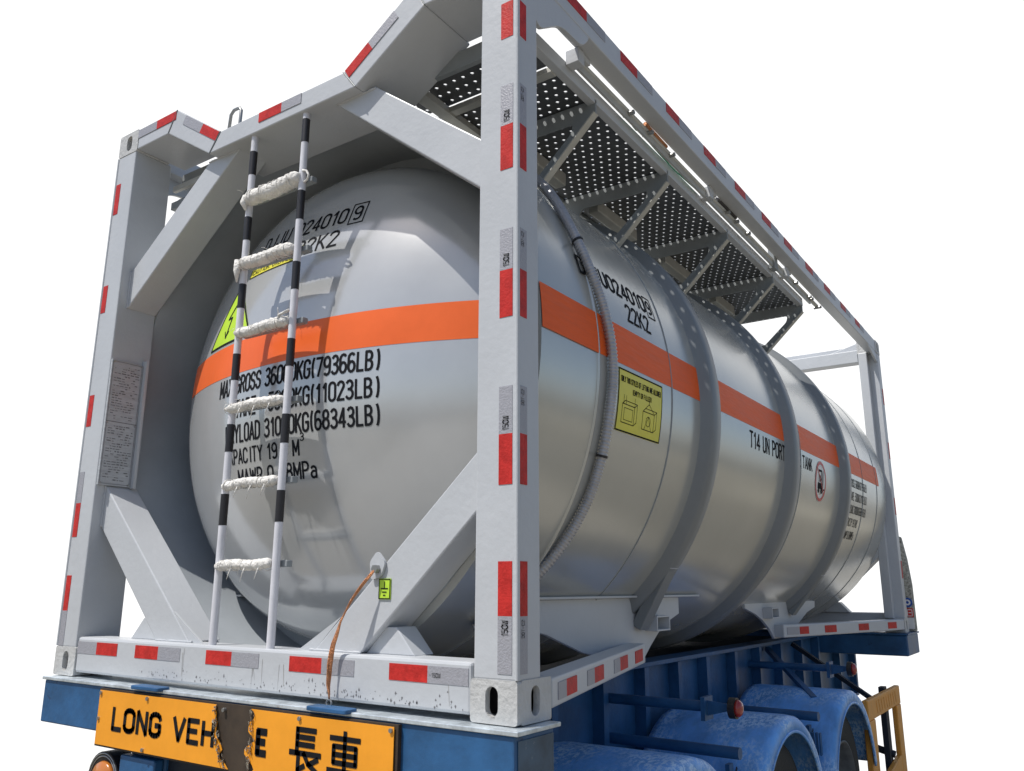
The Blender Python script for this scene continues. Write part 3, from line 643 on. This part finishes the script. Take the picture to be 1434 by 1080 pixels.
# ------------------------------------------------------------------ ladder
lx = (-.170, .154); ly = .028
b = MB()
for x in lx: b.tube([(x, ly, .14), (x, ly, 2.30)], .0150, 14)
lad = b.build('ladder', whiteP, T, smooth=True)
for x in lx:
    zb = ((2.235, 2.13), (1.915, 1.79), (1.61, 1.495), (1.295, 1.185), (1.0, .89), (.715, .60)) if x > 0 else ((2.19, 2.08), (1.885, 1.78), (1.585, 1.48), (1.285, 1.175), (.995, .885), (.72, .60))
    for z1, z0 in zb: MB().tube([(x, ly, z0), (x, ly, z1)], .0158, 14).build('black_band', blackP, lad, smooth=True)
rz = (1.970, 1.672, 1.372, 1.062, .755, .452)
rnd = random.Random(11)
for i, z in enumerate(rz):
    MB().box(lx[0]-.005, lx[1]+.036, ly+.018, ly+.045, z-.012, z+.012).build('rung', brkM, lad, bevel=.003)
    # cotton wrapping wound round the rung
    n = 34; pth = []; rd = []; fat = (.031, .025, .021, .019, .019, .019)[i]
    x0, x1 = lx[0]-(.006 if i in (0, 1, 3) else .0), lx[1]-(.012 if i else .0)
    if i == 3: x0 -= .03
    for k in range(n+1):
        t = k/n; x = x0+(x1-x0)*t
        pth.append((x, ly-.012+rnd.uniform(-.0015, .0015), z+.003*SIN(t*9+i)+(-.012 if i == 0 else -.004)*(1-t)))
        e = min(1, 6*t+.55) * min(1, 6*(1-t)+.6)
        if i == 3 and t < .12: e *= .3+5*t
        rd.append(fat*e*(1+.03*SIN(k*1.9)+rnd.uniform(-.03, .03)))
    mb = MB().tube(pth, rd, 18)
    mb.v = [(a+rnd.gauss(0, .0005), b_+rnd.gauss(0, .0008), c+rnd.gauss(0, .0008)) for a, b_, c in mb.v]
    wr = mb.build('wrapping', ragM, lad, smooth='all')
    # wound strips, end ties, loose threads
    st = MB()
    for k in range(9):
        xc = x0+.025+(x1-x0-.05)*k/8+rnd.uniform(-.008, .008); tl = rnd.uniform(-.012, .012); lp = []
        for a in range(15):
            t = 2*PI*a/14; rr = fat*1.04; lp.append((xc+tl*COS(t), ly-.012+rr*COS(t), z-.004+rr*SIN(t)))
        st.tube(lp, rnd.uniform(.0010, .0022), 5)
    for k in range(11):
        xc = rnd.uniform(x0, x1); a = rnd.uniform(0, 2*PI); p = Vector((xc, ly-.012+fat*COS(a), z+fat*SIN(a))); q = p+Vector((rnd.uniform(-.02, .02), -.01+.02*COS(a), rnd.uniform(-.03, .016)))
        st.tube([p, p.lerp(q, .5)+Vector((0, 0, .004)), q], .0008, 4)
    if i >= 3:
        for k in range(3):
            xc = x0+(x1-x0)*(.35+.25*k); st.tube([(xc, ly-.03, z-.015), (xc-.006, ly-.034, z-.035), (xc-.016, ly-.033, z-.055-.01*(k % 2))], [.003, .0022, .001], 5)
    if i == 0:
        st.tube([(x1+.01, ly-.01, z+.03), (x1+.032, ly-.01, z+.022), (x1+.046, ly-.008, z+.0), (x1+.035, ly-.006, z-.018), (x1+.01, ly, z-.02)], .0045, 7)
        st.tube([(x0+.01, ly-.02, z+.0), (x0+.006, ly-.03, z-.03), (x0+.014, ly-.025, z-.062)], [.018, .016, .004], 8)
    if i == 1: st.tube([(x0+.0, ly-.025, z+.01), (x0-.002, ly-.03, z-.035), (x0+.004, ly-.03, z-.085)], [.018, .014, .003], 8)
    if i == 2:
        st.tube([(x1+.02, ly-.03, z+.03), (x1-.03, ly-.032, z+.02), (x1-.04, ly-.032, z+.002), (x1-.01, ly-.032, z-.014)], .006, 7)
        st.tube([(x1-.05, ly-.02, z+.02), (x1-.045, ly-.03, z+.055)], [.003, .001], 5)
    st.build('wrapping_strip', ragM, wr, smooth='all')

# ------------------------------------------------------------------ data plate on the left post's inner face
b = MB().box(-1.064, -1.052, .004, .158, .815, 1.40).build('data_plate', plateM, T, bevel=.001)
MB().box(-1.064, -1.030, .160, .172, .81, 1.42).build('plate_holder', frameP, b)
tx = MB(); fn = lambda u, v: (-1.0508, u, v); rnd = random.Random(5)
for k in range(46):
    z = 1.37-k*.0118
    if 1.095 < z < 1.115: continue
    u = .02
    while u < .135:
        w = rnd.uniform(.005, .022)
        if rnd.random() < .62: patch(tx, u, min(.145, u+w), z, z+rnd.choice((.003, .003, .005)), fn, 1, 1)
        u += w+.005
stroke(tx, [(.008, 1.108), (.155, 1.108)], .003, fn); stroke(tx, [(.010, .823), (.152, .823), (.152, 1.392), (.010, 1.392)], .0018, fn, True)
tx.build('etched_lines', etchM, b)
rv = MB()
for y in (.012, .148):
    for z in (.825, 1.10, 1.39): rv.tube([(-1.052, y, z), (-1.047, y, z)], .004, 8)
rv.build('rivet', boltM, b)

# ------------------------------------------------------------------ earthing point and copper braid strap
ear = MB().prism(roundpoly([(.555, .40), (.60, .375), (.66, .42), (.652, .475), (.60, .48)], .025), 'y', .032, .040)
ear = MB().prism(roundpoly([(.612, .392), (.655, .405), (.672, .450), (.635, .487), (.603, .452)], .012), 'y', .040, .050).build('earthing_lug', frameP, T)
MB().tube([(.640, .045, .428), (.640, .022, .428)], .014, 6).build('lug_bolt', boltM, ear)
pp = [(.640, .026, .425), (.615, .010, .385), (.575, -.006, .33), (.54, -.016, .26), (.518, -.022, .19), (.506, -.024, .12), (.507, -.024, .06), (.513, -.024, .022)]
sp = []
for i in range(len(pp)-1):
    a = Vector(pp[i]); c = Vector(pp[i+1])
    for k in range(5): sp.append(a.lerp(c, k/5))
sp.append(Vector(pp[-1])); b = MB()
for k in range(7):
    off = (k-3)*.0022
    b.tube([p+Vector((off*COS(i*.16)+.0012*SIN(i*.8+k), off*SIN(i*.16), .001*k)) for i, p in enumerate(sp)], .0022, 6)
st = b.build('earthing_strap', copM, T, smooth='all')
MB().tube([(.513+.011*COS(t), -.024, .012+.011*SIN(t)) for t in [2*PI*i/14 for i in range(14)]], .003, 6, closed=True).build('strap_ring', boltM, st, smooth='all')
b = MB().box(.640, .692, .0485, .051, .332, .398).build('earth_label', limeM, T)
tx = MB(); fn = lambda u, v: (u, .0472, v)
stroke(tx, [(.6425, .3345), (.6895, .3345), (.6895, .3955), (.6425, .3955)], .003, fn, True)
stroke(tx, [(.666, .388), (.666, .366)], .003, fn); stroke(tx, [(.651, .366), (.681, .366)], .0035, fn); stroke(tx, [(.657, .355), (.675, .355)], .0035, fn); stroke(tx, [(.662, .345), (.670, .345)], .0035, fn)
tx.build('earth_symbol', blackM, b)

# ==================================================================  TRAILER
TR = thing('container_trailer', 'worn blue trailer with torn yellow LONG VEHICLE boards, under the tank container', 'trailer', (0, 0, DECK))
# rear bolster beam with worn lip
rb = MB().box(-1.19, 1.24, -.045, .155, -.185, -.016).build('rear_beam', blueM, TR, bevel=.006)
MB().box(-1.20, 1.256, -.053, .17, -.0155, -.003).build('beam_lip', edgeM, rb, bevel=.002)
MB().box(1.2405, 1.2435, -.03, .15, -.185, -.03).build('beam_end_plate', mat('scuffed_end_paint', (.055, .095, .14), .5, var=.4, vscale=9, dirt=.6, dirtcol=(.2, .24, .27), dscale=30), rb, bevel=.002)
for x0 in (-.51, .46):
    MB().prism(roundpoly([(x0, -.076), (x0+.18, -.076), (x0+.18, -.02), (x0, -.02)], .015), 'z', -.008, .006).build('lock_pad', blueM, rb, bevel=.003)
# sign boards
sg = MB().box(-.732, .842, -.060, -.0455, -.232, -.020).build('sign_backing', brownM, TR)
def rag_poly(x0, x1, z0, z1, left, right, rnd):
    p = [(x0, z0)] if not left else []
    pts = []
    if left: pts += [(x0+rnd.uniform(-.01, .012)+.02*SIN(k*1.1), z0+(z1-z0)*k/14) for k in range(15)][::-1]
    else: pts += [(x0, z1), (x0, z0)]
    if right: pts += [(x1+rnd.uniform(-.012, .010)+.075*(1-k/14)**2.2-.006*SIN(k), z0+(z1-z0)*k/14) for k in range(15)]
    else: pts += [(x1, z0), (x1, z1)]
    return pts
rnd = random.Random(2)
A = holeplate(rag_poly(-.722, .008, -.224, -.026, 0, 1, rnd), [], -.066, -.0635, 'y', 'sign_board', signY, TR, label='left half of the yellow sign, its right edge torn')
B = holeplate(rag_poly(.195, .830, -.224, -.026, 1, 0, rnd), [], -.066, -.0635, 'y', 'sign_board', signY, TR, label='right half of the yellow sign with Chinese characters')
fn = lambda u, v: (u, -.0675, v)
b = MB(); letter(b, 'LONG', (-.622, -.300, -.168, -.077), fn, w=.20); b.build('lettering', blackM, A); b = MB(); letter(b, 'VEH', (-.229, .010, -.168, -.080), fn, w=.20); b.build('lettering', blackM, A)
b = MB(); letter(b, 'E', (.226, .284, -.168, -.080), fn, w=.26); b.build('lettering', blackM, B); b = MB()
def chars(b, ox, sx, oz, sz, segs, w):
    for s_ in segs:
        stroke(b, [(ox+a*sx, oz+c*sz) for a, c in s_], w, fn)
# long
chars(b, .395, .135, -.193, .128, [[(.22, 1), (.22, .42)], [(.22, .98), (.82, .98)], [(.22, .81), (.78, .81)], [(.22, .64), (.78, .64)], [(0, .44), (1, .44)], [(.28, .44), (.28, .05), (.48, .16)], [(.92, .34), (.66, .22)], [(.46, .44), (.62, .22), (.98, .02)]], .0165)
# vehicle
b.build('lettering', blackM, B); b = MB()
chars(b, .566, .138, -.193, .128, [[(.5, 1.04), (.5, 0)], [(.06, .9), (.94, .9)], [(.16, .72), (.84, .72)], [(.16, .54), (.84, .54)], [(.16, .36), (.84, .36)], [(.16, .72), (.16, .36)], [(.84, .72), (.84, .36)], [(0, .18), (1, .18)]], .0155)
b.build('lettering', blackM, B)
# torn paper edges
for par, xs, sl in ((A, .004, 1), (B, .199, 0)):
    b = MB()
    for k in range(60):
        t = rnd.random(); z = -.224+.196*t; x = xs+(.075*(1-t)**2.2 if sl else .0)+rnd.gauss(0, .007); w = rnd.uniform(.002, .008)
        y = -.069-rnd.uniform(0, .007)
        b.add([(x-w, -.066, z-w*.4), (x+w*rnd.uniform(.2, 1), y, z-w*rnd.uniform(0, 1)), (x+w*.5, y-.002, z+w), (x-w*.6, -.067, z+w*rnd.uniform(.3, 1.4))], [(0, 1, 2, 3)])
    b.build('torn_edge', ripM, par, solid=.0008)
b = MB()
for x, z in ((-.712, -.036), (-.712, -.13), (-.40, -.036), (-.40, -.214), (.05, -.040), (.43, -.036), (.82, -.036), (.82, -.214)): MB().tube([(x, -.060, z), (x, -.072, z)], .007, 8).build('sign_rivet', boltM, sg)
# main beams with stiffeners
for sx in (1, -1):
    mbm = MB().box(*sorted((sx*.485, sx*.497)), .16, 6.95, -.62, -.042)
    mbm = mbm.build('main_beam', blueM, TR)
    MB().box(*sorted((sx*.42, sx*.56)), .172, 6.95, -.041, -.018).build('top_flange', blueM, mbm, bevel=.003)
    MB().box(*sorted((sx*.42, sx*.56)), .16, 6.95, -.645, -.621).build('bottom_flange', blueM, mbm, bevel=.003)
    for y in (.75, 1.25, 1.72, 2.18, 2.62, 3.05, 3.55, 4.05, 4.55, 5.1, 5.6, 6.3, 6.9):
        MB().box(*sorted((sx*.498, sx*.56)), y, y+.05, -.62, -.042).build('web_stiffener', blueM, mbm)
MB().box(-.484, .484, .16, 6.95, -.075, -.060).build('bounce_block_sheet', darkM, TR)  # added sheet between the beams, keeps ground bounce off the tank's underside
# far bolster
fb = MB().box(-1.24, 1.24, 5.80, 6.33, -.185, -.016).build('front_beam', blueM, TR, bevel=.012)
MB().box(-1.25, 1.25, 5.79, 6.34, -.0155, -.003).build('beam_lip', blueM, fb)
# cross tubes carrying the fenders
for sx in (1, -1):
    for yt in (.53, 1.83, 3.13):
        MB().tube([(sx*.498, yt, -.34), (sx*1.19, yt-.03, -.34)], .026, 12).build('fender_tube', blueM, TR, smooth=True)
    for yt in (1.80, 4.0):
        s_ = MB().tube([(sx*.498, yt, -.155), (sx*1.06, yt-.02, -.152)], .024, 12).build('lamp_tube', blueM, TR, smooth=True)
        MB().box(*sorted((sx*1.04, sx*1.06)), yt-.06, yt+.04, -.21, -.11).build('lamp_tab', blueM, s_)
        MB().prism([(sx*1.061, -.125), (sx*1.17, -.135), (sx*1.17, -.16), (sx*1.061, -.19)], 'y', yt-.03, yt-.024).build('lamp_arm', blueM, s_)
        lp = MB().tube([(sx*1.17, yt-.035, -.148), (sx*1.20, yt-.035, -.148)], .045, 20).build('marker_lamp', blackP, s_, smooth=True)
        MB().tube([(sx*1.199, yt-.035, -.148), (sx*1.212, yt-.035, -.148), (sx*1.222, yt-.035, -.148), (sx*1.227, yt-.035, -.148)], [.038, .036, .026, .008], 20).build('lamp_lens', lampR, lp, smooth='all')
# fenders + wheels (each side three)
def fender(yc, sx):
    R = .585; a0, a1 = math.radians(8), math.radians(176)
    fo = MB().lathe([(R, sx*.60), (R+.006, sx*.64), (R+.006, sx*1.17), (R+.002, sx*1.205), (R-.016, sx*1.222), (R-.062, sx*1.226)], 'x', (0, yc, -.85), 48, a0, a1).build('fender', fendM, TR, smooth='all', solid=.004)
    MB().lathe([(R-.062, sx*1.2285), (R-.074, sx*1.2285), (R-.074, sx*1.218)], 'x', (0, yc, -.85), 48, a0, a1).build('fender_lip', fendM, fo, smooth='all', solid=.004)
    sm = MB().box(*sorted((sx*1.10, sx*1.12)), yc-.585-.02, yc-.585+.03, -.62, -.40)
    for k in range(3): sm.box(*sorted((sx*(1.12+.02*k), sx*(1.128+.02*k))), yc-.57, yc-.54, -.56, -.44)
    sm.build('fender_clamp', blueM, fo)
    b = MB()
    for dz in (0, .022): b.bar((sx*1.10, yc-.50, -.50+dz*.6+.012), (sx*1.10, yc-.455, -.46+dz), .004, .012)
    b.build('latch_strap', blackP, fo)
def wheel(yc, sx):
    w = MB().lathe([(.27, sx*0.88), (.40, sx*0.875), (.455, sx*0.89), (.478, sx*0.915), (.48, sx*1.01), (.478, sx*1.105), (.455, sx*1.132), (.40, sx*1.145), (.30, sx*1.14), (.285, sx*1.13)], 'x', (0, yc, -.85), 72)
    ty = w.build('wheel', rubM, TR, smooth='all')
    MB().lathe([(.288, sx*1.136), (.292, sx*1.146), (.278, sx*1.149), (.268, sx*1.11), (.20, sx*1), (.13, sx*1.01), (.11, sx*1.08), (.07, sx*1.11), (.002, sx*1.112)], 'x', (0, yc, -.85), 48).build('rim', rimM, ty, smooth='all')
    b = MB()
    for k in range(10): t = 2*PI*k/10; b.tube([(sx*1.006, yc+.165*COS(t), -.85+.165*SIN(t)), (sx*1.04, yc+.165*COS(t), -.85+.165*SIN(t))], .014, 6)
    b.build('wheel_nut', boltM, ty)
for sx in (1, -1):
    for yc in (1.15, 2.45, 3.75): fender(yc, sx); wheel(yc, sx)
for yc in (1.15, 2.45, 3.75): MB().tube([(-1.05, yc, -.85), (1.05, yc, -.85)], .065, 16).build('axle', darkM, TR, smooth=True)
# diagonal stays and the orange side guard
for sx in (1, -1):
    MB().bar((sx*.52, 4.35, -.07), (sx*1.05, 3.55, -.30), .035, .03).build('diagonal_stay', blueM, TR)
    MB().bar((sx*.56, 4.85, -.06), (sx*1.14, 4.75, -.42), .034, .03).build('diagonal_stay', darkM, TR)
    MB().tube([(sx*.5, 4.5, -.46), (sx*1.19, 4.45, -.46)], .022, 10).build('guard_tube', darkM, TR)
    MB().tube([(sx*.5, 5.1, -.66), (sx*1.19, 5.1, -.84)], .026, 10).build('guard_tube', darkM, TR)
    MB().box(*sorted((sx*1.13, sx*1.17)), 5.02, 5.12, -1.02, -.36).build('guard_post', darkM, TR)
    gd = MB()
    gd.box(*sorted((sx*1.17, sx*1.21)), 4.26, 5.40, -.51, -.375).box(*sorted((sx*1.17, sx*1.21)), 4.26, 4.46, -1.08, -.511)
    gd.box(*sorted((sx*1.17, sx*1.21)), 5.24, 5.40, -1.08, -.511)
    gd.prism([(4.461, -1.05), (4.60, -.94), (5.239, -.86), (5.239, -1.08), (4.461, -1.10)], 'x', sx*1.17, sx*1.21)
    gd = gd.build('side_guard', oraM, TR, bevel=.008)
    b = MB()
    for k in range(9): y = 4.52+k*.085; b.prism([(y, -.40), (y+.02, -.40), (y+.045, -.485), (y+.025, -.485)], 'x', sx*1.2105, sx*1.2125)
    b.build('guard_ribs', oraM, gd)
# tail lamps, under-beam posts
for sx in (-1, 1):
    tl = MB().tube([(sx*.70, .05, -.36), (sx*.70, -.03, -.36)], .105, 28).build('tail_lamp', blackP, TR, smooth=True)
    MB().tube([(sx*.70-.012*sx, -.031, -.36), (sx*.70-.012*sx, -.045, -.36), (sx*.70-.012*sx, -.055, -.36)], [.075, .07, .03], 24).build('lamp_lens', lampA, tl, smooth='all')
    for rr in (.088, .098): MB().tube([(sx*.70+rr*COS(t), -.031, -.36+rr*SIN(t)) for t in [2*PI*i/28 for i in range(28)]], .0025, 6, closed=True).build('lamp_ring', boltM, tl)
    pb = MB().box(*sorted((sx*.36, sx*.57)), .0, .15, -.90, -.187).build('under_post', blueM, TR, bevel=.012)
    MB().box(*sorted((sx*.355, sx*.575)), -.045, -.002, -.60, -.25).build('post_cap', blueM, pb, bevel=.008)
MB().box(-.70+.13, -.70+.155, -.03, -.01, -.29, -.27).build('number_lamp', whiteL, TR)
MB().box(-.60, 1.15, .02, .14, -.60, -.188).build('inner_crossmember', darkM, TR)
# front deck clutter (air hoses) seen through the far frame corner
b = MB(); rnd = random.Random(9)
for k in range(7):
    y0 = 6.35+.1*k; pts = [Vector((.1+.09*k+.1*SIN(i*1.7+k), y0+.12*COS(i*1.3), .04+.12*abs(SIN(i*.9+k*.7))*(1-k/9))) for i in range(9)]
    b.tube(pts, .028, 7)
b.build('air_hose', blackP, TR, smooth='all')
MB().box(-.56, .8, 6.2, 6.95, -.04, .0).build('front_deck', darkM, TR)

# ------------------------------------------------------------------ pillar with emblem behind the far corner
PL = thing('notice_pillar', 'short pebbled pillar with round blue emblem, standing behind the far corner post', 'pillar', (1.218, 6.2, DECK))
MB().prism([(-.13, -.003), (.030, -.003), (.028, .40), (.010, .62), (-.02, .82), (-.13, .84)], 'y', 0, .10).build('shaft', stoneM, PL, bevel=.012)
ez = .245
e = MB().tube([(-.012, -.001, ez), (-.012, -.010, ez)], .040, 24).build('round_emblem', emBlue, PL)
MB().tube([(-.013, -.0105, ez), (-.013, -.013, ez)], .025, 20).build('emblem_disc', whiteL, e)
MB().tube([(-.013, -.0135, ez), (-.013, -.0155, ez)], .012, 16).build('emblem_centre', emBlue, e)
p = MB().box(-.03, .027, -.010, -.001, ez-.125, ez-.05).build('red_plate', redL, PL)
b = MB(); fn = lambda u, v: (u, -.0115, ez+v); stroke(b, [(-.022, -.115), (.016, -.115), (.016, -.062), (-.022, -.062)], .006, fn, True); stroke(b, [(-.012, -.088), (.008, -.088)], .006, fn); b.build('plate_mark', whiteL, p)
MB().box(-.03, .026, -.008, -.001, .02, ez-.13).build('white_plate', whiteL, PL)
